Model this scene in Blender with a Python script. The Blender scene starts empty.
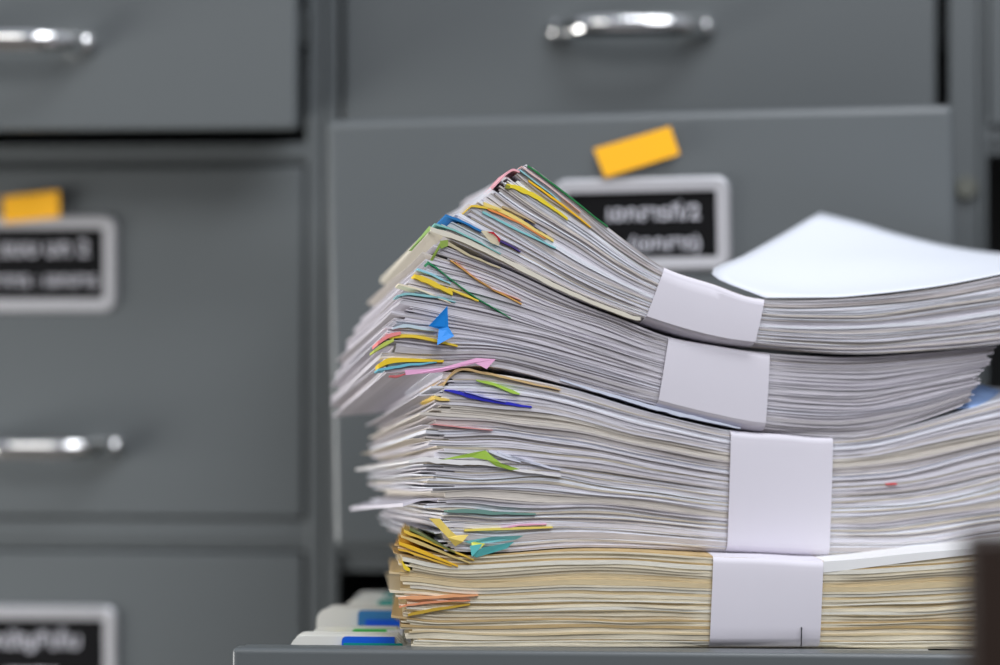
import bpy, bmesh, math, random
from mathutils import Vector, Matrix, noise

random.seed(11)
# ------------------------------------------------------------------ camera
F = 2925.0                       # focal length in pixels of the 1000 px wide frame
CAM = Vector((0.0, 0.0, 0.86))
YAW = math.radians(4.6)
FW = Vector((-math.sin(YAW), math.cos(YAW), 0)); RT = Vector((math.cos(YAW), math.sin(YAW), 0)); UP = Vector((0, 0, 1))
sc = bpy.context.scene
cd = bpy.data.cameras.new('camera'); cam = bpy.data.objects.new('camera', cd); sc.collection.objects.link(cam)
cam.location = CAM; cam.rotation_euler = (math.radians(90), 0, YAW)
cd.sensor_width = 36; cd.lens = F * 36 / 1000; cd.clip_start = 0.05
cd.dof.use_dof = True; cd.dof.focus_distance = 1.768; cd.dof.aperture_fstop = 2.5
sc.camera = cam
# ------------------------------------------------------------------ world, lights, exposure
w = bpy.data.worlds.new('world'); sc.world = w; w.use_nodes = True
bg = w.node_tree.nodes['Background']; bg.inputs[1].default_value = 0.64
_nt = w.node_tree; _tc = _nt.nodes.new('ShaderNodeTexCoord'); _sp = _nt.nodes.new('ShaderNodeSeparateXYZ'); _rp = _nt.nodes.new('ShaderNodeValToRGB')
_nt.links.new(_tc.outputs['Generated'], _sp.inputs[0]); _nt.links.new(_sp.outputs[2], _rp.inputs[0]); _nt.links.new(_rp.outputs[0], bg.inputs[0])
_e = _rp.color_ramp.elements; _e[0].position = 0.0; _e[0].color = (.31, .30, .30, 1); _e[1].position = .45; _e[1].color = (.80, .86, .97, 1)   # room: darker low down, pale ceiling
def area(name, loc, target, sx, sy, power, color):
    l = bpy.data.lights.new(name, 'AREA'); l.shape = 'RECTANGLE'; l.size = sx; l.size_y = sy; l.energy = power; l.color = color
    o = bpy.data.objects.new(name, l); sc.collection.objects.link(o); o.location = loc
    o.rotation_euler = (Vector(target) - Vector(loc)).to_track_quat('-Z', 'Y').to_euler(); return o
area('ceiling_panel_light', (0.45, 1.15, 2.6), (0.45, 1.15, 0), 1.2, 0.6, 27, (0.94, 0.96, 1.0))
area('ceiling_panel_light', (0.9, -0.5, 2.6), (0.3, 2.0, 0.9), 1.6, 0.8, 35, (0.95, 0.96, 1.0))
area('ceiling_panel_light', (-1.3, -0.6, 2.6), (0.0, 2.0, 0.9), 1.2, 0.6, 14, (1.0, 0.97, 0.92))
area('left_fill_light', (-1.75, 1.62, .50), (-.05, 1.85, .78), .7, .7, 26, (1.0, .98, .95))  # added low fill, brightens the stack's left side and underside
vs = sc.view_settings; vs.view_transform = 'Standard'; vs.look = 'None'; vs.exposure = -0.14; vs.gamma = 1; vs.use_curve_mapping = False

# ------------------------------------------------------------------ helpers
COL = sc.collection
def lin(c):
    return tuple(((v/255)/12.92 if v/255 <= .04045 else ((v/255+.055)/1.055)**2.4) for v in c) + (1.0,)
MATS = {}
def mat(name, rgb, rough=.6, metal=0.0, noise_amt=0.0, nscale=30, bump=0.0, bscale=200, subsurf=0):
    if name in MATS: return MATS[name]
    m = bpy.data.materials.new(name); m.use_nodes = True; nt = m.node_tree; b = nt.nodes['Principled BSDF']
    b.inputs['Base Color'].default_value = lin(rgb); b.inputs['Roughness'].default_value = rough; b.inputs['Metallic'].default_value = metal
    tc = nt.nodes.new('ShaderNodeTexCoord')
    if noise_amt:
        n = nt.nodes.new('ShaderNodeTexNoise'); n.inputs['Scale'].default_value = nscale; n.inputs['Detail'].default_value = 4
        nt.links.new(tc.outputs['Object'], n.inputs['Vector'])
        mr = nt.nodes.new('ShaderNodeMapRange'); mr.inputs[3].default_value = 1-noise_amt; mr.inputs[4].default_value = 1+noise_amt
        nt.links.new(n.outputs[0], mr.inputs[0])
        mx = nt.nodes.new('ShaderNodeMix'); mx.data_type = 'RGBA'; mx.blend_type = 'MULTIPLY'; mx.inputs[0].default_value = 1
        mx.inputs[6].default_value = lin(rgb); nt.links.new(mr.outputs[0], mx.inputs[7]); nt.links.new(mx.outputs[2], b.inputs['Base Color'])
    if bump:
        n2 = nt.nodes.new('ShaderNodeTexNoise'); n2.inputs['Scale'].default_value = bscale
        nt.links.new(tc.outputs['Object'], n2.inputs['Vector'])
        bp = nt.nodes.new('ShaderNodeBump'); bp.inputs['Strength'].default_value = bump; bp.inputs['Distance'].default_value = .001
        nt.links.new(n2.outputs[0], bp.inputs['Height']); nt.links.new(bp.outputs[0], b.inputs['Normal'])
    MATS[name] = m; return m
def paper(name, rgb, contrast=.24):
    """paper block: the edges show fine lines of single sheets running along the block (UV: x along, y through the thickness)"""
    if name in MATS: return MATS[name]
    m = bpy.data.materials.new(name); m.use_nodes = True; nt = m.node_tree; b = nt.nodes['Principled BSDF']; b.inputs['Roughness'].default_value = .75
    b.inputs['Specular IOR Level'].default_value = .25
    uv = nt.nodes.new('ShaderNodeUVMap'); mp = nt.nodes.new('ShaderNodeMapping'); mp.inputs['Scale'].default_value = (3.5, 170, 1)
    nt.links.new(uv.outputs[0], mp.inputs[0])
    n = nt.nodes.new('ShaderNodeTexNoise'); n.inputs['Scale'].default_value = 1; n.inputs['Detail'].default_value = 3; nt.links.new(mp.outputs[0], n.inputs['Vector'])
    mr = nt.nodes.new('ShaderNodeMapRange'); mr.inputs[1].default_value = .3; mr.inputs[2].default_value = .7; mr.inputs[3].default_value = 1-contrast; mr.inputs[4].default_value = 1.03
    nt.links.new(n.outputs[0], mr.inputs[0])
    mx = nt.nodes.new('ShaderNodeMix'); mx.data_type = 'RGBA'; mx.blend_type = 'MULTIPLY'; mx.inputs[0].default_value = 1
    mx.inputs[6].default_value = lin(rgb); nt.links.new(mr.outputs[0], mx.inputs[7]); nt.links.new(mx.outputs[2], b.inputs['Base Color'])
    bp = nt.nodes.new('ShaderNodeBump'); bp.inputs['Strength'].default_value = .5; bp.inputs['Distance'].default_value = .0004
    nt.links.new(n.outputs[0], bp.inputs['Height']); nt.links.new(bp.outputs[0], b.inputs['Normal'])
    MATS[name] = m; return m

def tag(o, label=None, cat=None, group=None, kind=None):
    if label: o['label'] = label
    if cat: o['category'] = cat
    if group: o['group'] = group
    if kind: o['kind'] = kind
    return o
def thing(name, loc, label, cat, group=None):
    o = bpy.data.objects.new(name, None); COL.objects.link(o); o.location = loc; o.empty_display_size = .05
    return tag(o, label, cat, group)
def obj(name, bm, m, parent=None, label=None, smooth=False):
    """link a bmesh given in WORLD coordinates; local frame = the thing's"""
    me = bpy.data.meshes.new(name); bm.normal_update()
    if smooth:
        for f in bm.faces: f.smooth = True
    bm.to_mesh(me); bm.free(); me.materials.append(m)
    o = bpy.data.objects.new(name, me); COL.objects.link(o)
    if parent is not None:
        o.parent = parent
        root = parent; off = Vector((0,0,0))
        while root is not None: off += root.location; root = root.parent
        me.transform(Matrix.Translation(-off))
    if label: o['label'] = label
    return o
def box(bm, x0, x1, y0, y1, z0, z1, bevel=0, seg=2):
    r = bmesh.ops.create_cube(bm, size=1)
    vs_ = r['verts']
    for v in vs_:
        v.co = Vector(((x0+x1)/2 + v.co.x*(x1-x0), (y0+y1)/2 + v.co.y*(y1-y0), (z0+z1)/2 + v.co.z*(z1-z0)))
    if bevel:
        es = list({e for v in vs_ for e in v.link_edges})
        bmesh.ops.bevel(bm, geom=es, offset=bevel, segments=seg, affect='EDGES', profile=.6)
    return bm
def prism(bm, pts, vec):
    """polygon (world points) extruded by vec"""
    a = [bm.verts.new(p) for p in pts]; b = [bm.verts.new(Vector(p)+Vector(vec)) for p in pts]
    n = len(a); bm.faces.new(a); bm.faces.new(b[::-1])
    for i in range(n): bm.faces.new((a[i], b[i], b[(i+1) % n], a[(i+1) % n]))
    bmesh.ops.recalc_face_normals(bm, faces=bm.faces); return bm
def tube(bm, path, rx, seg=14, flat=1.0):
    """round tube along a path of (point, radius)"""
    rings = []
    n = len(path)
    for i, (p, r) in enumerate(path):
        p = Vector(p); q0 = Vector(path[max(i-1, 0)][0]); q1 = Vector(path[min(i+1, n-1)][0])
        t = (q1-q0).normalized(); a = Vector((0, 0, 1)); s = t.cross(a).normalized(); u = s.cross(t)
        rings.append([bm.verts.new(p + s*math.cos(k/seg*math.tau)*r*flat + u*math.sin(k/seg*math.tau)*r) for k in range(seg)])
    for a, b in zip(rings, rings[1:]):
        for k in range(seg): bm.faces.new((a[k], a[(k+1) % seg], b[(k+1) % seg], b[k]))
    bm.faces.new(rings[0][::-1]); bm.faces.new(rings[-1]); bmesh.ops.recalc_face_normals(bm, faces=bm.faces); return bm
def ray(px, py): return FW + RT*((px-500)/F) + UP*((332.5-py)/F)
def onY(px, py, Y):
    d = ray(px, py); return CAM + d*(Y/d.y)
def X(px, Y): return onY(px, 332.5, Y).x
def Zr(z): return CAM.z + z

# ------------------------------------------------------------------ materials
steel = mat('grey painted steel', (94, 99, 101), .34, 0, .03, 6, .06, 900)
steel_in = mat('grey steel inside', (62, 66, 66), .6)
chrome = mat('chrome', (225, 225, 225), .12, 1.0)
holder_m = mat('brushed aluminium', (196, 196, 200), .42, .55)
black_card = mat('black card', (12, 12, 14), .75)
black_card.node_tree.nodes['Principled BSDF'].inputs['Specular IOR Level'].default_value = .15
letter_m = mat('lettering', (190, 190, 198), .6)
sticker_m = mat('orange yellow tape', (255, 186, 10), .55)
band_m = mat('white band paper', (221, 217, 226), .7, 0, .015, 60)
sheet_m = mat('white sheet', (224, 228, 236), .7)
floor_m = mat('floor tiles', (92, 86, 80), .5, 0, .08, 4)
wall_m = mat('painted wall', (190, 190, 186), .8)
wood_m = mat('dark brown wood', (42, 25, 13), .5, 0, .2, 12)

# ------------------------------------------------------------------ setting
bm = bmesh.new(); box(bm, -3, 3.5, -1.5, 3.3, -.05, 0); tag(obj('floor', bm, floor_m), kind='structure')
bm = bmesh.new(); box(bm, -3, 3.5, 3.2, 3.3, 0, 2.7); tag(obj('wall_back', bm, wall_m), kind='structure')

# ------------------------------------------------------------------ filing cabinets
YC = 2.245                       # plane of the closed fronts
DEPTH = .62
def body(parent, x0, x1, ztop, rows, op, lean=0):
    """steel shell: sides, top, base, back, and a front frame with an opening per drawer. op = x of the openings"""
    bm = bmesh.new(); t = .0015; yb = YC + DEPTH
    box(bm, x0, x0+t, YC+.001, yb, .0, ztop); box(bm, x1-t, x1, YC+.001, yb, .0, ztop)
    box(bm, x0, x1, YC, yb, ztop-t*2, ztop, .001); box(bm, x0+t, x1-t, YC, yb, .04, .042); box(bm, x0+t, x1-t, yb-t, yb, .04, ztop-.003)
    box(bm, x0, op[0], YC, YC+.025, 0, ztop, .002); box(bm, op[1], x1, YC, YC+.025, 0, ztop, .002)
    edges = [0.0] + [v for r in rows for v in r] + [ztop]
    for i in range(0, len(edges), 2):
        a, b = edges[i], edges[i+1]
        if b-a > .001:
            box(bm, op[0]-.001, op[1]+.001, YC+.004, YC+.022, a, b, .0015)
            if b-a < .06: box(bm, op[0]-.001, op[1]+.001, YC+.0005, YC+.010, (a+b)/2-.004, b-.001, .001)   # raised lip of the rail
    for x in (op[0]+.001, op[1]-.003):                                        # drawer runners inside
        for r in rows: box(bm, x, x+.002, YC+.03, yb-.02, r[0]+.06, r[0]+.10)
    obj('body', bm, steel, parent)
def handle(d, cx, cz, y, w_=.112, r=.0088):
    bm = bmesh.new(); path = []
    for i in range(25):
        a = i/24; s = (a-.5)*2
        path.append((Vector((cx + s*w_/2, y - .034*(1-abs(s)**4.0)-.001, cz)), r*(1.0 - .10*abs(s)**2)))
    tube(bm, path, r, 16, 0.8)
    for s in (-1, 1):
        tube(bm, [(Vector((cx+s*w_/2*.985, y+.0005, cz)), .0105), (Vector((cx+s*w_/2*.985, y-.004, cz)), .0095), (Vector((cx+s*w_/2*.97, y-.008, cz)), .007)], 0, 16) if False else None
        bmesh.ops.create_uvsphere(bm, u_segments=16, v_segments=10, radius=.0095, matrix=Matrix.Translation((cx+s*w_/2*.985, y-.004, cz)))
    return obj('handle', bm, chrome, d, 'polished chrome bow handle', True)
def rrect(cx, cz, w_, h_, r, seg=5):
    pts = []
    for (sx, sz, a0) in ((1, 1, 0), (-1, 1, 90), (-1, -1, 180), (1, -1, 270)):
        for k in range(seg+1):
            a = math.radians(a0 + 90*k/seg); pts.append((cx + sx*(w_/2-r) + r*math.cos(a), cz + sz*(h_/2-r) + r*math.sin(a)))
    return pts
def card_holder(d, cx, cz, y, w_, h_, lines, rim=.010):
    bm = bmesh.new(); o = rrect(cx, cz, w_, h_, .010); i_ = rrect(cx, cz, w_-2*rim, h_-2*rim, .002)
    m_ = rrect(cx, cz, w_-.005, h_-.005, .008); n = len(o)
    loops = [[(p, y) for p in o], [(p, y-.0025) for p in o], [(p, y-.0045) for p in m_], [(p, y-.0040) for p in i_], [(p, y-.0005) for p in i_]]
    rings = [[bm.verts.new((p[0], yy, p[1])) for p, yy in L] for L in loops]
    for a, b in zip(rings, rings[1:]):
        for k in range(n): bm.faces.new((a[k], a[(k+1) % n], b[(k+1) % n], b[k]))
    bmesh.ops.recalc_face_normals(bm, faces=bm.faces)
    obj('card_holder', bm, holder_m, d, 'silver metal label frame')
    bm = bmesh.new(); box(bm, cx-w_/2+rim*.7, cx+w_/2-rim*.7, y-.0012, y-.0002, cz-h_/2+rim*.7, cz+h_/2-rim*.7)
    obj('label_card', bm, black_card, d, 'black card with white handwritten Thai letters')
    for body_, size, dx, dz in lines:
        cu = bpy.data.curves.new('txt', 'FONT'); cu.body = body_; cu.size = size; cu.align_x = 'CENTER'; cu.align_y = 'CENTER'; cu.extrude = .0002; cu.offset = size*.02
        to = bpy.data.objects.new('txt', cu); COL.objects.link(to); bpy.context.view_layer.update()
        me = bpy.data.meshes.new_from_object(to.evaluated_get(bpy.context.evaluated_depsgraph_get()))
        bpy.data.objects.remove(to)
        bm = bmesh.new(); bm.from_mesh(me)
        bm.transform(Matrix.Translation((cx+dx, y-.0016, cz+dz)) @ Matrix.Rotation(math.radians(90), 4, 'X'))
        obj('lettering', bm, letter_m, d, 'white handwritten letters')
def drawer(cabinet, x0, x1, z0, z1, pull, handle_at=None, card=None, sticker=None, roll=0, tray=True, th=.018, label=None, bev=.003):
    y = YC - .002 - pull
    bm = bmesh.new(); box(bm, x0, x1, y, y+th, z0, z1, bev, 4)
    bm.normal_update()
    for f in bm.faces:
        if max(abs(c_) for c_ in f.normal) < .999: f.smooth = True
    # pressed return lip along the top of the front
    box(bm, x0+.004, x1-.004, y+.004, y+th+.010, z1-.004, z1-.0005, .0008)
    d = obj('drawer', bm, steel, cabinet, label, False)
    if tray:
        bm = bmesh.new(); tx0, tx1 = x0+.014, x1-.014; yb = y+.585
        zt = z1-.045; zb = z0+.015
        box(bm, tx0, tx0+.0015, y+th, yb, zb, zt); box(bm, tx1-.0015, tx1, y+th, yb, zb, zt)
        box(bm, tx0, tx1, y+th, yb, zb, zb+.0015); box(bm, tx0, tx1, yb-.0015, yb, zb, zt)
        for xx in (tx0-.003, tx1-.003): box(bm, xx, xx+.006, y+th, yb, zt-.003, zt+.001, .0008)
        for xx in (tx0-.009, tx1+.001): box(bm, xx, xx+.008, y+th+.02, yb-.01, z0+.07, z0+.095, .001)
        obj('tray', bm, steel_in, d, 'folded steel drawer tray with side runners')
    if handle_at: handle(d, handle_at[0], handle_at[1], y)
    if card: card_holder(d, *card[:2], y, *card[2:])
    if sticker:
        bm = bmesh.new(); pts = [onY(px, py, y-.0065) for px, py in sticker]
        a, b, c, e = pts; rows = []
        for i in range(9):
            s = i/8; top = a.lerp(b, s); bot = e.lerp(c, s); off = Vector((0, -.004*max(0, s-.55)**1.5 - .0003, 0))
            rows.append((bm.verts.new(top+off), bm.verts.new(bot+off), bm.verts.new(top+off+Vector((0, .0004, 0))), bm.verts.new(bot+off+Vector((0, .0004, 0)))))
        for p, q in zip(rows, rows[1:]):
            bm.faces.new((p[0], q[0], q[1], p[1])); bm.faces.new((p[2], p[3], q[3], q[2])); bm.faces.new((p[0], p[2], q[2], q[0])); bm.faces.new((p[1], q[1], q[3], p[3]))
        bm.faces.new((rows[0][0], rows[0][1], rows[0][3], rows[0][2])); bm.faces.new((rows[-1][0], rows[-1][2], rows[-1][3], rows[-1][1]))
        bmesh.ops.recalc_face_normals(bm, faces=bm.faces)
        obj('paper_sticker', bm, sticker_m, d, 'orange yellow strip of tape')
    if roll:
        c = Vector(((x0+x1)/2, y, (z0+z1)/2)); Rm = Matrix.Translation(c) @ Matrix.Rotation(roll, 4, 'Y') @ Matrix.Translation(-c)
        off = cabinet.location
        for o in [d]+list(d.children):
            o.data.transform(Matrix.Translation(off)); o.data.transform(Rm); o.data.transform(Matrix.Translation(-off))
    return d

W_D = .444
# ---- left cabinet
xr = X(304, YC); xl = xr - W_D
cabL = thing('filing_cabinet', ((xl+xr)/2, YC+.3, 0), 'grey steel filing cabinet on the left with its upper drawer slightly open', 'filing cabinet')
rowsL = [(Zr(-.744), Zr(-.470)), (Zr(-.444), Zr(-.171)), (Zr(-.1435), Zr(.129)), (Zr(.149), Zr(.429))]
body(cabL, xl-.026, X(323, YC), Zr(.455), [(a-.0015, b+.0015) for a, b in rowsL], (xl-.0015, xr+.0015))
drawer(cabL, xl, xr, *rowsL[0], 0, handle_at=(xl+W_D/2, rowsL[0][0]+.055))
c3 = onY(118, 606, YC)
drawer(cabL, xl, xr, *rowsL[1], 0, handle_at=(X(45, YC), rowsL[1][0]+.055),
       card=(c3.x-.0675, c3.z-.0375, .135, .075, [('แผนกบัญชีเก็บ', .017, -.012, .010), ('2 : เอกสาร', .015, -.01, -.016)]))
c2 = onY(118, 215.5, YC); h2 = onY(45, 447, YC)
drawer(cabL, xl, xr, *rowsL[2], 0, handle_at=(h2.x, h2.z),
       card=(c2.x-.0675, c2.z-.0375, .135, .075, [('แบบ บท 2', .0175, .010, .0115), ('ราชการ : เอกสาร', .0145, .004, -.013)]),
       sticker=[(2, 197), (59, 191), (60, 217), (4, 223)])
h1 = onY(13, 45, YC-.10); e1 = onY(297, 129, YC-.10)
drawer(cabL, e1.x-W_D, e1.x, e1.z, e1.z+.285, .10, handle_at=(h1.x, h1.z))
# ---- right cabinet
a0 = X(344, YC); a1 = X(936, YC)
cabR = thing('filing_cabinet', ((a0+a1)/2, YC+.3, 0), 'grey steel filing cabinet behind the paper stack with its drawers pulled out', 'filing cabinet')
rowsR = [(Zr(-.765), Zr(-.500)), (Zr(-.470), Zr(-.185)), (Zr(-.148), Zr(.135)), (Zr(.160), Zr(.450))]
body(cabR, X(325, YC), X(978, YC), Zr(.475), rowsR, (a0-.004, X(949, YC)))
drawer(cabR, a0, a1, *rowsR[0], 0, handle_at=((a0+a1)/2, rowsR[0][0]+.055))
h = onY(631, 30, YC)
drawer(cabR, a0, a1, Zr(.148), Zr(.448), 0, handle_at=(h.x, h.z))
YM = YC-.162
p = onY(330, 114, YM); q = onY(958, 545, YM); cc = onY(644, 225, YM)
st = [(597, 148), (674, 127), (683, 155), (608, 177)]
dm = drawer(cabR, p.x, q.x, q.z, p.z, .160, handle_at=(X(631, YM), Zr(-.075)),
       card=(cc.x, cc.z, .126, .067, [('เอกสารที่/2', .0155, .008, .008), ('(เอกสาร)', .0145, .016, -.0135)]), roll=math.radians(-1.1), tray=True, bev=.0065,
       sticker=st)
YO = 1.737
p = onY(232, 652, YO); q = onY(978, 652, YO)
drw_x0, drw_x1, drw_top = p.x, p.x+W_D+.004, onY(600, 651.5, YO).z
drawer(cabR, drw_x0, drw_x1, drw_top-.285, drw_top, YC-.002-YO, handle_at=((drw_x0+drw_x1)/2, drw_top-.22), label='bottom drawer pulled far out')
bm = bmesh.new(); c = onY(966, 188, YC); bmesh.ops.create_cone(bm, cap_ends=True, segments=24, radius1=.009, radius2=.0075, depth=.006, matrix=Matrix.Translation((c.x, YC-.003, c.z)) @ Matrix.Rotation(math.radians(90), 4, 'X'))
lk = obj('lock', bm, mat('dull brass', (112, 114, 106), .45, .5), cabR, 'small round cylinder lock')
# ---- cabinet at the right edge, upper drawer shut, lower bays empty
b0 = X(987, YC)
cabE = thing('filing_cabinet', (b0+.24, YC+.3, 0), 'grey steel filing cabinet cut off at the right edge of the photo', 'filing cabinet')
rowsE = [(Zr(-.765), Zr(-.500)), (Zr(-.470), Zr(-.185)), (Zr(-.155), Zr(.135)), (Zr(.162), Zr(.450))]
body(cabE, X(979.5, YC), b0+W_D+.03, Zr(.475), rowsE, (b0, b0+W_D))
drawer(cabE, b0+.001, b0+W_D-.001, rowsE[3][0]-.006, rowsE[3][1], .002, handle_at=(b0+W_D/2, Zr(.232)))
drawer(cabE, b0+.001, b0+W_D-.001, *rowsE[0], .0, handle_at=(b0+W_D/2, rowsE[0][0]+.055))

# ------------------------------------------------------------------ hanging folders in the open drawer
yf = YO+.024
spec = [  # (px of the left end, py of the top, Y, thickness, cover colour, cover starts at px, label)
    (286, 634, YO+.045, .030, (10, 92, 214), 342, 'document folder nearest the drawer front, blue cover, white papers'),
    (308, 626.5, YO+.095, .026, (70, 186, 84), 352, 'document folder with a light green cover behind the first blue one'),
    (316, 608, YO+.150, .034, (52, 120, 176), 358, 'document folder with a blue cover, third back in the open drawer'),
    (342, 598, YO+.235, .034, (0, 150, 140), 378, 'document folder with a teal cover, fourth back in the open drawer'),
    (352, 592, YO+.320, .034, (0, 138, 132), 384, 'document folder with a teal cover, farthest back in the open drawer')]
ACC = {342: [((0, 140, 132), 344, 409, .0050, 'pocket')], 352: [((226, 226, 226), 387, 409, .0014, 'label_strip'), ((238, 224, 70), 334, 346, .003, 'label_strip')],
       358: [((8, 84, 214), 366, 409, .0072, 'pocket')]}
for px, py, Y, th, colr, pc, lab in spec:
    a = onY(px, py, Y); zt = min(a.z, drw_top+.012); zb = drw_top-.255; xs = a.x; xe = drw_x1-.03
    xstk = X(411, 1.77) - .024*(Y-1.77)/.21 - .004; zlow = drw_top-.0035
    t = thing('document_folder', ((xs+xe)/2, Y+th/2, zb), lab, 'folder', 'document folders standing in the open drawer')
    def prof(x0, z, r=.008):
        pts = [(x0+.004, zb), (x0, zb+.02), (x0, z-r)] + [(x0+r-r*math.cos(k/6*math.pi/2), z-r+r*math.sin(k/6*math.pi/2)) for k in range(1, 7)]
        pts += [(xstk-.006, z), (xstk-.001, min(z, zlow)), (xe, min(z, zlow)), (xe, zb)]
        return pts
    n_ = 5
    bm = bmesh.new()
    for k in range(n_):
        y0 = Y + .002 + (th-.004)*k/n_; zz = zt - random.uniform(0, .003)
        prism(bm, [Vector((x_, y0, z_)) for x_, z_ in prof(xs+random.uniform(0, .004), zz)], (0, (th-.004)/n_*.86, 0))
    obj('papers', bm, paper('folder papers', (222, 222, 216), .1), t, 'white papers with rounded worn corners')
    x1 = X(pc, Y)
    bm = bmesh.new(); prism(bm, [Vector((x_, Y-.001, z_)) for x_, z_ in prof(x1, zt-.0012, .0025)[:-3] + [(xstk-.001, zb)]], (0, .0018, 0))
    prism(bm, [Vector((x_, Y+th-.001, z_)) for x_, z_ in prof(x1+.004, zt-.002, .0025)[:-3] + [(xstk-.001, zb)]], (0, .0014, 0))
    obj('cover', bm, mat('cover %d %d %d' % colr, colr, .4), t, 'glossy coloured plastic cover')
    for c2_, pa, pb, dz, nm in ACC.get(pc, ()):
        xa, xb_ = X(pa, Y), min(X(pb, Y), xstk-.001); bm = bmesh.new()
        box(bm, xa, xb_, Y-.0022, Y-.0011, zb+.1, zt-dz); obj(nm, bm, mat('cover %d %d %d' % c2_, c2_, .4), t, 'differently coloured strip on the cover')

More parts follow.
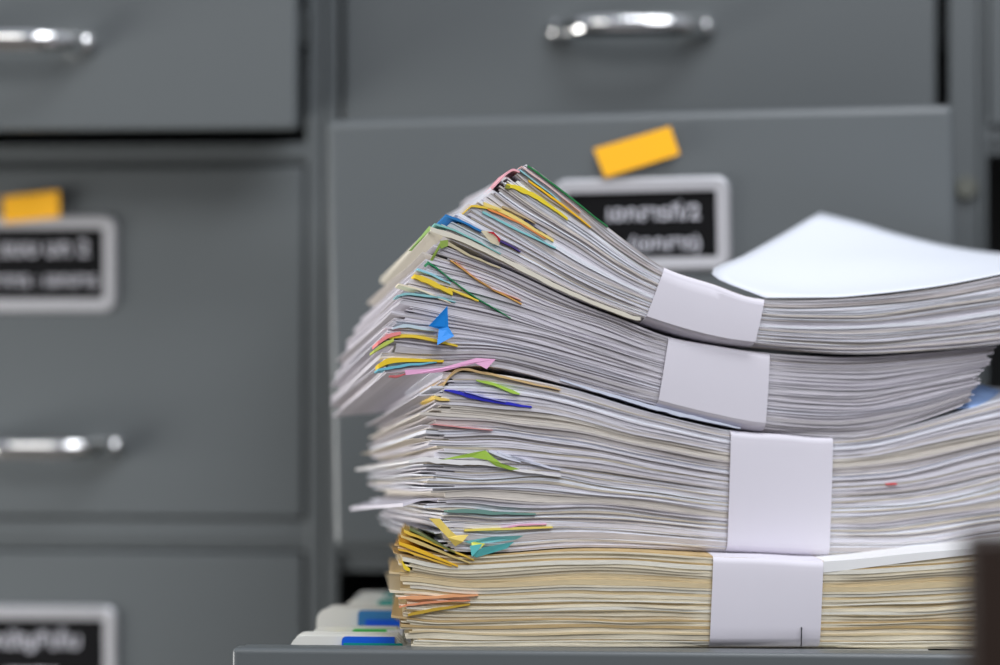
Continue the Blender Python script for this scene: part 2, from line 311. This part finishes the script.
# ------------------------------------------------------------------ paper bundles
def catmull(P, u):
    n = len(P); i = max(0, min(n-2, int(math.floor(u)))); f = u-i
    p1, p2 = P[i], P[i+1]
    p0 = P[i-1] if i > 0 else [2*a-b for a, b in zip(p1, p2)]
    p3 = P[i+2] if i+2 < n else [2*b-a for a, b in zip(p1, p2)]
    if f < 0: return [a + (b-a)*f for a, b in zip(p1, p2)]
    if f > 1: return [b + (b-a)*(f-1) for a, b in zip(p1, p2)]
    return [.5*((2*b) + (-a+c)*f + (2*a-5*b+4*c-d)*f*f + (-a+3*b-3*c+d)*f**3) for a, b, c, d in zip(p0, p1, p2, p3)]
WID = .200
class Bundle:
    def __init__(s, stations, theta, px0, depth0, bulge, droopB, droopT, seed, label, band_u):
        s.S = stations; s.bulge = bulge; s.dB, s.dT = droopB, droopT; s.seed = seed
        th = math.radians(theta)
        s.al = RT*math.cos(th) + FW*math.sin(th); s.n = FW*math.cos(th) - RT*math.sin(th)
        s.P0 = (ray(px0, 332.5)*depth0); s.bu = band_u
        s.H = (s.pos(4, 1)-s.pos(4, 0)).length
        b = s.pos(5, 0, .1); s.root = thing('paper_bundle', b, label, 'paper bundle', 'banded bundles of documents in one stack')
    def world(s, px, py, t=0.0):
        """point on the bundle's upright front plane, moved t metres into the stack"""
        d = ray(px, py); q = d*(s.P0.dot(s.n)/d.dot(s.n)); return CAM + q + s.n*t
    def at(s, px, py, t):
        """point seen at the pixel, t metres behind the bundle's front plane"""
        d = ray(px, py); q = d*((s.P0+s.n*t).dot(s.n)/d.dot(s.n)); return CAM + q
    def droop(s, px, k): return (s.dB+(s.dT-s.dB)*k)*math.exp(-((max(px-430, 0))/105)**2)
    def pix(s, u, k):
        xb, yb, xt, yt = catmull(s.S, u)
        # extra bow of the left end
        g = math.exp(-max(u, 0)*1.6)*s.bulge*4*k*(1-k) if 0 <= k <= 1 else 0
        return xb+(xt-xb)*k - g, yb+(yt-yb)*k
    def warp(s, u, k):
        a = .035*(1-math.exp(-min(abs(u-s.bu[0]), abs(u-s.bu[1]), 9 if not s.bu[0] < u < s.bu[1] else 0)**2*1.5))
        return k + a*noise.noise(Vector((u*.9, k*7, s.seed)))*min(1, 6*k, 6*(1-k)) if 0 < k < 1 else k
    def pos(s, u, k, t=0.0, front=0.0, skew=0.0):
        px, py = s.pix(u, s.warp(u, k)); p = s.world(px, py, t-front)
        p = p - UP*(s.droop(px, k)*max(t, 0)) - s.al*(skew*max(t, 0)); return p
    def docs(s, n, mats, umax, rag=5, front=.0012, gap=.25, kmin=.004, kmax=.995):
        rnd = random.Random(s.seed*7+3)
        wts = [rnd.uniform(.35, 1.3)*(2.4 if rnd.random() < .18 else 1) for _ in range(n)]; tot = sum(wts); k = kmin
        for i in range(n):
            dk = wts[i]/tot*(kmax-kmin); k0, k1 = k, k+dk; k = k1
            g = min(rnd.uniform(0, gap), .011/dk); fr = rnd.uniform(-front, front) ; skew = rnd.gauss(0, .008)
            spacing = abs(s.S[1][0]-s.S[0][0])+1e-6
            sp = max(40, spacing); u0 = -rnd.gauss(0, rag)/sp + (rnd.uniform(0, .12) if rnd.random() < .15 else 0)
            u1 = umax + rnd.gauss(0, rag*.9)/90
            nu, nt = 44, 6
            us = [u0 + (u1-u0)*((j/nu)**1.35) for j in range(nu+1)]
            ph = rnd.uniform(0, 9); curl = rnd.gauss(0, .0011)
            bm = bmesh.new(); uvl = bm.loops.layers.uv.new('UVMap')
            top, bot = [], []
            for j, u in enumerate(us):
                e = math.exp(-(u-u0)*2.2)
                loose = .3+.7*math.exp(-max(0, u)*1.1); gg = g*loose*dk
                d0 = (k0+k1)/2*s.H; wb = 1/(1+math.exp((max(s.bu[0]-u, u-s.bu[1])-.45)*7))
                if d0 < .0055: ff_r = wb*.015*(1-math.sin(math.acos(min(1, 1-d0/.0055))))
                else: ff_r = 0
                ff = -ff_r + fr*(1-.6*(s.bu[0]-.3 < u < s.bu[1]+.3)) + .0003*math.sin(u*3+ph)
                tr, br = [], []
                for m in range(nt+1):
                    t = WID*m/nt
                    wob = noise.noise(Vector((u*.6, i*3.7, t*9)))*.0016*min(1, m)*e
                    c = UP*(curl*e*e*0)
                    tr.append(bm.verts.new(s.pos(u, k1-gg*.4, t, ff, skew)+UP*wob+c)); br.append(bm.verts.new(s.pos(u, k0+gg*.6, t, ff, skew)+UP*wob+c))
                top.append(tr); bot.append(br)
            def face(vv, kk, uu):
                f = bm.faces.new(vv)
                for l, a_, b_ in zip(f.loops, uu, kk): l[uvl].uv = (a_, b_)
            for j in range(nu):
                for m in range(nt):
                    face((top[j][m], top[j+1][m], top[j+1][m+1], top[j][m+1]), (k1,)*4, (us[j], us[j+1], us[j+1], us[j]))
                    face((bot[j][m], bot[j][m+1], bot[j+1][m+1], bot[j+1][m]), (k0,)*4, (us[j], us[j], us[j+1], us[j+1]))
                face((bot[j][0], bot[j+1][0], top[j+1][0], top[j][0]), (k0, k0, k1, k1), (us[j], us[j+1], us[j+1], us[j]))
                face((bot[j][nt], top[j][nt], top[j+1][nt], bot[j+1][nt]), (k0, k1, k1, k0), (us[j], us[j], us[j+1], us[j+1]))
            for m in range(nt):
                for jj, fl in ((0, 0), (nu, 1)):
                    vv = (bot[jj][m], top[jj][m], top[jj][m+1], bot[jj][m+1]); kk = (k0, k1, k1, k0); uu = (m/nt*2, m/nt*2, (m+1)/nt*2, (m+1)/nt*2)
                    if fl: face(vv[::-1], kk[::-1], uu[::-1])
                    else: face(vv, kk, uu)
            mm = mats(rnd, (k0+k1)/2)
            obj('document', bm, mm, s.root)
    def band(s, uL, uR, label=None):
        bm = bmesh.new(); N = 12; rings = []
        for i in range(N+1):
            u = uL+(uR-uL)*i/N
            B0, T0 = s.pos(u, 0, 0), s.pos(u, 1, 0); H = (T0-B0).length; r = .0042; up = (T0-B0)/H
            loop = []
            for a in range(0, 7):
                an = a/6*math.pi/2; loop.append(T0 - up*(r - r*math.cos(an)) + s.n*(-.0024 + r - r*math.sin(an)))
            for kk in range(1, 8): loop.append(T0.lerp(B0, kk/8)-s.n*(.0024+.0006*math.sin(kk/8*math.pi)))
            for a in range(6, -1, -1):
                an = a/6*math.pi/2; loop.append(B0 + up*(.0062*(1-math.cos(an))) + s.n*(-.0024 + .016*(1-math.sin(an))))
            loop.append(s.pos(u, 0, WID*.5)); loop.append(s.pos(u, 0, WID+.002)+UP*.003); loop.append(s.pos(u, 1, WID+.002)-UP*.003); loop.append(s.pos(u, 1, WID*.5))
            rings.append([bm.verts.new(q) for q in loop])
        n = len(rings[0])
        for a, b in zip(rings, rings[1:]):
            for k in range(n): bm.faces.new((a[k], b[k], b[(k+1) % n], a[(k+1) % n]))
        bmesh.ops.recalc_face_normals(bm, faces=bm.faces)
        o = obj('paper_band', bm, band_m, s.root, label or 'white paper band wrapped around the bundle', True)
        so = o.modifiers.new('thickness', 'SOLIDIFY'); so.thickness = .00035; so.offset = -1
        es = o.modifiers.new('crisp edges', 'EDGE_SPLIT'); es.split_angle = math.radians(40)
        return o
    def strip(s, pts, rgb, depth=.012, front=.0022, name='coloured_sheet', label=None, rough=.55, skew=0.0):
        """coloured sheet between the documents: pts = (px, py, thickness in px) along its front edge"""
        bm = bmesh.new(); P = []
        m_ = max(2, len(pts)); dens = []
        for i in range(len(pts)-1):
            for j in range(6): dens.append(catmull(pts, i+j/6))
        dens.append(list(pts[-1])); nt = 5; rows = []
        for (px, py, th) in dens:
            if th < 8 and rgb[0] != 240: th *= .78+.3*noise.noise(Vector((px*.13, py*.2, 5))); py += .9*noise.noise(Vector((px*.07, rgb[0], 2)))
            row = []
            for m in range(nt+1):
                t = depth*m/nt; dr = UP*(s.droop(px, .5)*t) + s.al*(skew*t)
                row.append((bm.verts.new(s.world(px, py-th/2, t-front)-dr), bm.verts.new(s.world(px, py+th/2, t-front)-dr)))
            rows.append(row)
        for a, b in zip(rows, rows[1:]):
            for m in range(nt):
                bm.faces.new((a[m][0], b[m][0], b[m+1][0], a[m+1][0])); bm.faces.new((a[m][1], a[m+1][1], b[m+1][1], b[m][1]))
            bm.faces.new((a[0][0], a[0][1], b[0][1], b[0][0])); bm.faces.new((a[nt][0], b[nt][0], b[nt][1], a[nt][1]))
        for r, rev in ((rows[0], 0), (rows[-1], 1)):
            for m in range(nt):
                bm.faces.new((r[m][0], r[m+1][0], r[m+1][1], r[m][1]))
        bmesh.ops.recalc_face_normals(bm, faces=bm.faces)
        return obj(name, bm, mat('tint %d %d %d' % rgb, rgb, rough), s.root, label)
    def flap(s, faces, rgb, name='page_flag', label=None, th=.0004):
        """folded flap: faces = lists of (px, py, metres in front of the plane)"""
        bm = bmesh.new()
        for poly in faces:
            prism(bm, [s.world(px, py, -f) for px, py, f in poly], s.n*th)
        return obj(name, bm, mat('tint %d %d %d' % rgb, rgb, .5), s.root, label)

def whites(rnd, k):
    r = rnd.random()
    if r < .42: return paper('paper lavender white', (225, 222, 229))
    if r < .62: return paper('paper cool white', (240, 242, 250))
    if r < .80: return paper('paper warm grey', (200, 193, 192))
    if r < .95: return paper('paper warm white', (222, 215, 206))
    return paper('paper kraft beige', (206, 196, 180))
def creams(rnd, k):
    r = rnd.random()
    if r < .45: return paper('paper cream', (236, 226, 202))
    if r < .65: return paper('paper pale cream', (242, 238, 224))
    if r < .85: return paper('paper yellowed', (224, 204, 164))
    return paper('paper tan', (204, 176, 128))

def shaded_whites(rnd, k):  # white papers greyed: the second bundle's shade is put into their colour
    r = rnd.random()
    if r < .45: return paper('paper shaded lavender', (221, 217, 224))
    if r < .75: return paper('paper shaded white', (216, 212, 220))
    if r < .84: return paper('paper shaded mid grey', (192, 187, 190))
    if r < .94: return paper('paper warm white', (226, 218, 206))
    return paper('paper cool white', (232, 234, 246))
# --- bundle 4, at the bottom (cream, old)
B4 = Bundle([(413,649,402,545),(465,649,462,555),(570,649,570,549.5),(640,649,642,551),(709,649,713,556),(765,649,768,558),(819,649,823,561),(900,649,900,558),(975,649,975,551),(1030,649,1030,546)],
    2, 430, 1.771, 6, .0, .05, 4, 'bottom bundle of yellowed cream documents in a white band with a staple', (4, 6))
B4.docs(44, creams, 8.8, rag=5, front=.0013, gap=.25)
b = B4.band(4, 6, 'white paper band stapled at its lower right')
# --- bundle 3
B3 = Bundle([(450,552,447,371),(500,553,503,374),(570,548,575,389),(650,549,650,411.5),(726,554,730,430),(778,557,782,434),(828,559,832,437),(900,559,902,427),(1000,550,1000,399),(1050,545,1050,386)],
    12, 430, 1.768, 18, .0, .14, 3, 'thick third bundle down, widest white band, deep blue sheet at its top left', (4, 6))
B3.docs(84, whites, 8.9, rag=7, front=.0012, gap=.25)
B3.band(4, 6)
# --- bundle 2
B2 = Bundle([(384,374,441,244),(432,370,507,269),(492,367,575,301),(570,386,622,319),(656,409,668,336.5),(710,423,718,346),(764,433,769,353),(850,438,850,357),(905,426,920,353),(966,405,994,346)],
    12, 430, 1.767, 14, .16, .14, 2, 'second bundle from the top with bent left end and a torn blue flag', (4, 6))
B2.docs(64, shaded_whites, 9.0, rag=4, front=.0012, gap=.3)
B2.band(4, 6)
# --- bundle 1, on top
B1 = Bundle([(434,233,530,165),(500,263,577,201),(571,297,621,237),(643,323,664,267),(700,340,714,284),(753,348,764,299),(850,354.5,850,298),(930,351,930,289),(1000,344.5,1000,276),(1060,335,1060,263)],
    11, 430, 1.7655, -3, .14, .14, 1, 'topmost bundle fanned upward at its left end with many coloured sheets', (3, 5))
B1.docs(56, whites, 9.0, rag=3.5, front=.0011, gap=.35)
B1.band(3, 5)

# staple in the lowest band
bm = bmesh.new(); a_, b_ = B4.world(800.5, 627, -.0052), B4.world(800, 645, -.0052)
tube(bm, [(a_+B4.n*.002, .0004), (a_, .0004), (a_.lerp(b_, .5), .0004), (b_, .0004), (b_+B4.n*.002, .0004)], 0, 8)
obj('staple', bm, mat('staple wire', (90, 90, 96), .35, .9), b, 'small upright metal staple')

# --- coloured sheets and flags
S = 'sheet'
B1.strip([(527,166,2.5),(560,190,2.6),(607,227,2)], (14, 120, 60), label='dark green sheet')
B1.strip([(528,181,3.2),(555,200,3.2),(590,227,2.2)], (244, 190, 20), label='orange yellow sheet')
B1.strip([(506,186,5),(520,189,7),(545,203,5),(567,219,3.5)], (238, 214, 40), label='bright yellow folded sheet')
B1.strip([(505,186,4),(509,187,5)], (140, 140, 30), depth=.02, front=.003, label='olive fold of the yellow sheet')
B1.strip([(492,188,3),(510,171,3),(519,172,2)], (244, 176, 186), depth=.03, label='pale pink sheet')
B1.strip([(519,170,2),(540,186,2),(560,202,1.6)], (150, 205, 214), label='pale blue sheet')
B1.strip([(521,167,2.5),(545,184,2.4),(580,212,1.6)], (226, 190, 186), label='dusty pink sheet')
B1.strip([(483,204,4),(505,213,4),(530,227,4),(553,241,2.5)], (240, 214, 120), label='pale yellow sheet')
B1.strip([(487,209,2.6),(515,221,2.6),(545,239,1.8)], (236, 140, 70), label='orange sheet')
B1.strip([(482,212,2.8),(515,229,3),(555,248,1.8)], (132, 200, 204), label='light teal sheet')
B1.strip([(468,209,2),(474,206,3),(500,211,1.6)], (236, 200, 60), depth=.1, label='small yellow sheet end')
B1.strip([(502,207,3),(520,215,3),(535,224,1)], (190, 168, 130), depth=.05, label='tan sheet end')
B1.strip([(524,220,2.4),(535,228,2.6),(546,235,1.6)], (44, 36, 70), depth=.05, label='dark navy sheet end')
B1.strip([(445,215,2.2),(460,221,3),(481,231,2.2)], (20, 120, 190), depth=.12, label='blue sheet')
B1.flap([[(480,231,.003),(487,231,.0035),(499,238,.0035),(498,246,.003),(490,243,.003)]], (232, 220, 190), label='cream index tab')
B1.flap([[(486,232,.0042),(492,232,.0046),(499,239,.0046),(498,243,.0042),(496,238,.0044),(492,234.5,.0044)]], (200, 36, 54), label='red edged index tab')
B1.strip([(500,241,1.8),(512,247,2),(520,252,1.2)], (70, 50, 130), depth=.05, label='violet sheet end')
B1.strip([(434,224,2.4),(460,233,2.2),(500,254,1.2)], (130, 196, 190), label='pale teal sheet')
B1.strip([(430,229,6),(470,243,7),(520,268,7),(570,293,6),(625,315,5.5),(640,319,4)], (222, 216, 200), depth=.2, front=.0016, label='thick off-white folder', skew=0)
B1.flap([[(414,250,-.02),(429,226,.0015),(431,229,.0015),(417,250,-.02)]], (160, 200, 110), label='pale green folder edge')

B2.strip([(442,244,3),(447,243,5),(470,256,3),(500,268,2)], (196, 184, 150), label='beige folder')
B2.flap([[(439,241,.003),(447,240,.003),(447,246,.003),(440,249,.003)],[(429,262,.0),(439,243,.003),(440,246,.003),(432,262,.0)]], (140, 166, 70), label='olive green folder corner')
B2.strip([(450,260,1.6),(480,282,2),(521,304,2)], (214, 160, 80), label='long thin orange sheet')
B2.strip([(427,262,2.6),(445,275,1.7),(470,294,1.6),(510,318,1)], (20, 130, 80), label='thin green sheet')
B2.strip([(414,276,5),(425,280,7),(440,287,6),(452,294,5)], (238, 206, 50), label='thick yellow sheet')
B2.strip([(448,289,3),(462,294,3),(478,301,2)], (238, 206, 70), depth=.1, label='yellow sheet end')
B2.strip([(417,269,3),(430,274,3),(450,284,1.6)], (150, 208, 222), label='light blue sheet')
B2.strip([(396,296,2),(410,294,3),(440,298,2.6),(455,302,1)], (140, 196, 200), label='teal sheet')
B2.strip([(455,262,1.6),(485,285,1.6),(520,300,1)], (214, 150, 130), label='salmon sheet')
B2.strip([(377,343,3.5),(388,336,4),(400,333,3)], (240, 140, 140), depth=.02, front=.003, label='pink folded sheet')
B2.strip([(373,351,3),(382,345,5),(393,340,4)], (190, 204, 90), depth=.015, front=.003, label='lime green fold')
B2.strip([(388,337,3.4),(410,336,3),(433,340,3),(457,346,1.6)], (240, 206, 60), label='yellow sheet')
B2.strip([(378,366,5),(388,361,6),(405,360,4),(443,361,2)], (240, 204, 40), label='bright yellow sheet')
B2.strip([(377,370,2.5),(395,367,3.6),(415,364,3),(436,362,1.4)], (110, 186, 206), label='light blue sheet')
B2.strip([(389,376,1.5),(397,376,2.5),(406,373.5,2)], (200, 100, 104), depth=.004, label='dull red sheet end')
B2.flap([[(404,370,.003),(440,368,.003),(475,358,.004),(494,359,.005),(485,369,.005),(474,363,.004),(440,372,.003),(405,375,.003)]], (240, 176, 216), name='coloured_sheet', label='pink sheet folded out at the corner')
B2.flap([[(445,306,.008),(446.5,327,.006),(437,329,.006),(426,326,.009)],[(437,329,.006),(446.5,327,.006),(452,336,.007),(434,345,.010)]], (20, 140, 232), label='bright blue torn paper flag')
B2.strip([(398,284,2.4),(420,290,2.4),(450,303,1.4)], (236, 226, 200), label='cream sheet')
B2.strip([(392,329,2),(402,326,4),(415,327,4),(434,331,1.4)], (196, 214, 224), depth=.02, label='pale teal rolled sheet')
# pale blue sheet bulging beneath the second bundle
B2.strip([(560,380,2),(600,392,3.5),(657,408.5,5),(700,419,4),(740,428,2)], (214, 220, 238), depth=.2, front=.0012, label='pale blue lowest sheet')

B3.strip([(443,385,3),(450,376,4),(461,369,3.4),(480,372,3),(520,381,2.5),(560,390,1.5)], (216, 184, 130), label='tan folder corner', depth=.15)
B3.strip([(476,380,1.5),(495,385,4),(510,391,4),(519,394,2)], (176, 216, 80), depth=.08, label='light green sheet')
B3.strip([(444,390,1.2),(460,393,4.5),(475,397,6),(505,403,4.5),(531,407,2)], (36, 40, 190), label='deep blue sheet')
B3.strip([(464,391,1.5),(480,396,1.4),(505,402,1)], (170, 172, 230), depth=.03, front=.0032, label='pale page inside the blue sheet')
B3.strip([(434,397,4),(441,399,4),(449,400,2)], (236, 204, 110), depth=.06, label='small yellow sheet end')
B3.strip([(433,424,1.4),(460,427,1.6),(492,430,1)], (220, 150, 150), label='thin pink sheet')
B3.flap([[(438,460,.003),(455,456,.003),(484,450,.004),(492,457,.004),(500,463,.004),(519,469,.003),(510,470,.003),(495,466,.003),(487,460,.004),(470,457,.003)]], (170, 208, 80), name='coloured_sheet', label='lime green folded sheet')
for (x0, y0, x1, y1) in ((488,451,520,462),(497,452,540,465),(510,456,560,470)):
    B3.strip([(x0,y0,3),((x0+x1)/2,(y0+y1)/2+.5,3.4),(x1,y1,1.4)], (222, 224, 240), depth=.1, front=.0024, name='page_corner', label='white page corner curled up')
B3.strip([(447,511,3),(470,511,5),(500,513,4),(535,514,2)], (110, 150, 140), label='grey teal sheet')
B3.strip([(500,528,1.4),(520,525,2),(546,524,1.2)], (236, 170, 196), depth=.1, label='thin pink sheet')
B3.strip([(464,530,2.4),(490,529,2.4),(520,528,2.4),(552,527,1.6)], (240, 220, 110), depth=.1, label='yellow sheet')
B3.flap([[(428,518,.004),(438,518,.006),(449,530,.006),(455,535,.005),(467,534,.005),(461,541,.006),(446,537,.006)],[(446,537,.006),(461,541,.006),(454,546,.004)]], (244, 216, 110), name='coloured_sheet', label='crumpled yellow sheet')
B3.flap([[(463,541,.004),(490,536,.006),(522,535,.005),(515,539,.004),(490,542,.005),(468,543,.004)]], (130, 206, 208), name='coloured_sheet', label='pale teal folded sheet')
B3.flap([[(468,545,.006),(482,543,.006),(470,556,.006)],[(470,555,.004),(480,547,.006),(512,541,.006),(505,548,.005),(475,557,.004)]], (100, 200, 200), name='coloured_sheet', label='teal folded sheet')
B3.flap([[(470,541,.004),(483,543,.0065),(478,548,.006),(470,547,.006)]], (214, 218, 90), label='yellow green page flag')
# crumpled white folder pushed out at the left of bundle three
B3.strip([(408,462,3),(425,459,6),(450,462,6),(485,463,5),(520,470,4),(560,476,2)], (238, 236, 236), depth=.2, front=.003, name='page_corner', label='white folder end sticking out')
B3.strip([(404,505,4),(425,500,3),(455,499,2)], (224, 220, 230), depth=.2, front=-.004, name='page_corner', label='white sheets sticking out')
# plastic sleeve on the right
bm = bmesh.new(); tops = [(955,391),(966,386),(978,385),(992,389),(1006,393),(1040,397)]; bots = [(950,409),(966,408),(978,407),(992,405),(1006,402),(1040,397.5)]
ra = [[bm.verts.new(B3.at(x_, y_+(yb_-y_)*v, .055-.052*v)+UP*(.0008 if q else 0)) for (x_, y_), (_, yb_) in zip(tops, bots) for v in (0, .5, 1)] for q in (0, 1)]
for q in (0, 1):
    for i in range(5):
        for v in (0, 1): bm.faces.new((ra[q][i*3+v], ra[q][i*3+v+1], ra[q][i*3+v+4], ra[q][i*3+v+3]))
for i in range(5):
    bm.faces.new((ra[0][i*3], ra[0][i*3+3], ra[1][i*3+3], ra[1][i*3])); bm.faces.new((ra[0][i*3+2], ra[1][i*3+2], ra[1][i*3+5], ra[0][i*3+5]))
bmesh.ops.recalc_face_normals(bm, faces=bm.faces)
obj('plastic_sleeve', bm, mat('pale blue plastic', (170, 204, 255), .35), B3.root, 'pale blue plastic sleeve')
B3.strip([(885,484,1.6),(893,483.5,2),(896,483.5,1.4)], (220, 70, 70), depth=.02, label='tiny red sheet edge')

for i, (a, c, t_) in enumerate((((404,531),(474,560),4), ((401,536),(470,563),4.5), ((399,543),(458,566),4.2), ((398,549),(452,566),3))):
    B4.strip([(a[0], a[1], t_*.7), ((a[0]*2+c[0])/3, (a[1]*2+c[1])/3-.5, t_), (c[0], c[1], 1.5)], [(236,196,70),(214,190,120),(240,190,40),(226,180,60)][i], depth=.12, front=.0024, label='yellow sheet bent up at the corner')
B4.strip([(410,529,2),(430,539,3),(455,552,2)], (112, 124, 70), depth=.05, front=.003, label='dark olive sheet end')
B4.strip([(398,598,3),(430,597,4),(478,595,2)], (238, 170, 120), label='orange sheet')
B4.strip([(399,607,2),(430,602,2.6),(470,600,1.4)], (226, 150, 110), label='dull orange sheet')
B4.strip([(408,615,3),(425,611,4),(470,604,2)], (196, 160, 50), label='mustard sheet')
B4.strip([(402,560,3),(404,566,5),(410,570,3)], (240, 210, 40), depth=.05, label='small yellow sheet end')
B4.strip([(823,567,11),(860,563.5,9.5),(920,556.5,8),(976,551,6),(1020,547,5)], (240, 240, 240), depth=.2, front=.001, label='white top sheet', name='coloured_sheet')

# ------------------------------------------------------------------ white sheets with a raised corner on top of the stack
rows = [(-.001, [(766,298),(815,297.6),(850,296.5),(930,287.5),(1000,274.5),(1060,261.5)]),
        (.045, [(712,274),(790,287),(850,286),(930,279),(1000,269),(1060,258)]),
        (.10, [(744,256),(810,262),(870,262),(930,264),(1000,264),(1060,257)]),
        (.15, [(780,236),(838,243),(885,248),(940,255),(1000,259),(1060,256)]),
        (.195, [(820,213),(860,223),(900,235),(950,247),(1000,254),(1060,257)])]
bm = bmesh.new(); G = []
for ii in range(17):
    v = ii/16*4; row = []
    for jj in range(25):
        u = jj/24*5
        tt = catmull([(r[0],) for r in rows], v)[0]
        pts = catmull([sum((list(catmull(r[1], u)),), []) for r in rows], v)
        row.append(B1.at(pts[0], pts[1], tt))
    G.append(row)
up_ = [[bm.verts.new(p+UP*.0006) for p in r] for r in G]; dn = [[bm.verts.new(p-UP*.0003) for p in r] for r in G]
for i in range(16):
    for j in range(24):
        bm.faces.new((up_[i][j], up_[i][j+1], up_[i+1][j+1], up_[i+1][j])); bm.faces.new((dn[i][j], dn[i+1][j], dn[i+1][j+1], dn[i][j+1]))
for j in range(24):
    bm.faces.new((up_[0][j], dn[0][j], dn[0][j+1], up_[0][j+1])); bm.faces.new((up_[16][j], up_[16][j+1], dn[16][j+1], dn[16][j]))
for i in range(16):
    bm.faces.new((up_[i][0], up_[i+1][0], dn[i+1][0], dn[i][0])); bm.faces.new((up_[i][24], dn[i][24], dn[i+1][24], up_[i+1][24]))
bmesh.ops.recalc_face_normals(bm, faces=bm.faces)
o = obj('blank_paper', bm, sheet_m, None, None, True); tag(o, 'blank white sheets with a raised rear corner lying on the topmost bundle', 'paper')

# ------------------------------------------------------------------ dark wooden chair close to the camera at the right edge
YH = 1.12; pt = onY(964, 531, YH); x0 = pt.x; zt = pt.z
ch = thing('wooden_chair', (x0+.2, YH-.2, 0), 'dark brown wooden chair, blurred, cut off at the lower right edge', 'chair')
def cpost(x, y, z0, z1, wd=.034, nm='back_post'):
    bm = bmesh.new(); box(bm, x, x+wd, y, y+.026, z0, z1, .0035, 3); return obj(nm, bm, wood_m, ch)
cpost(x0, YH, 0, zt); cpost(x0+.38, YH, 0, zt)
for z0_, z1_ in ((zt-.13, zt-.02), (zt-.25, zt-.19)):
    bm = bmesh.new(); box(bm, x0+.033, x0+.381, YH+.004, YH+.022, z0_, z1_, .004, 2); obj('back_rail', bm, wood_m, ch)
bm = bmesh.new(); box(bm, x0-.01+.011, x0+.424, YH-.41, YH-.002, .43, .455, .008, 3); obj('seat', bm, wood_m, ch)
cpost(x0+.005, YH-.39, 0, .43, .034, 'front_leg'); cpost(x0+.38, YH-.39, 0, .43, .034, 'front_leg')
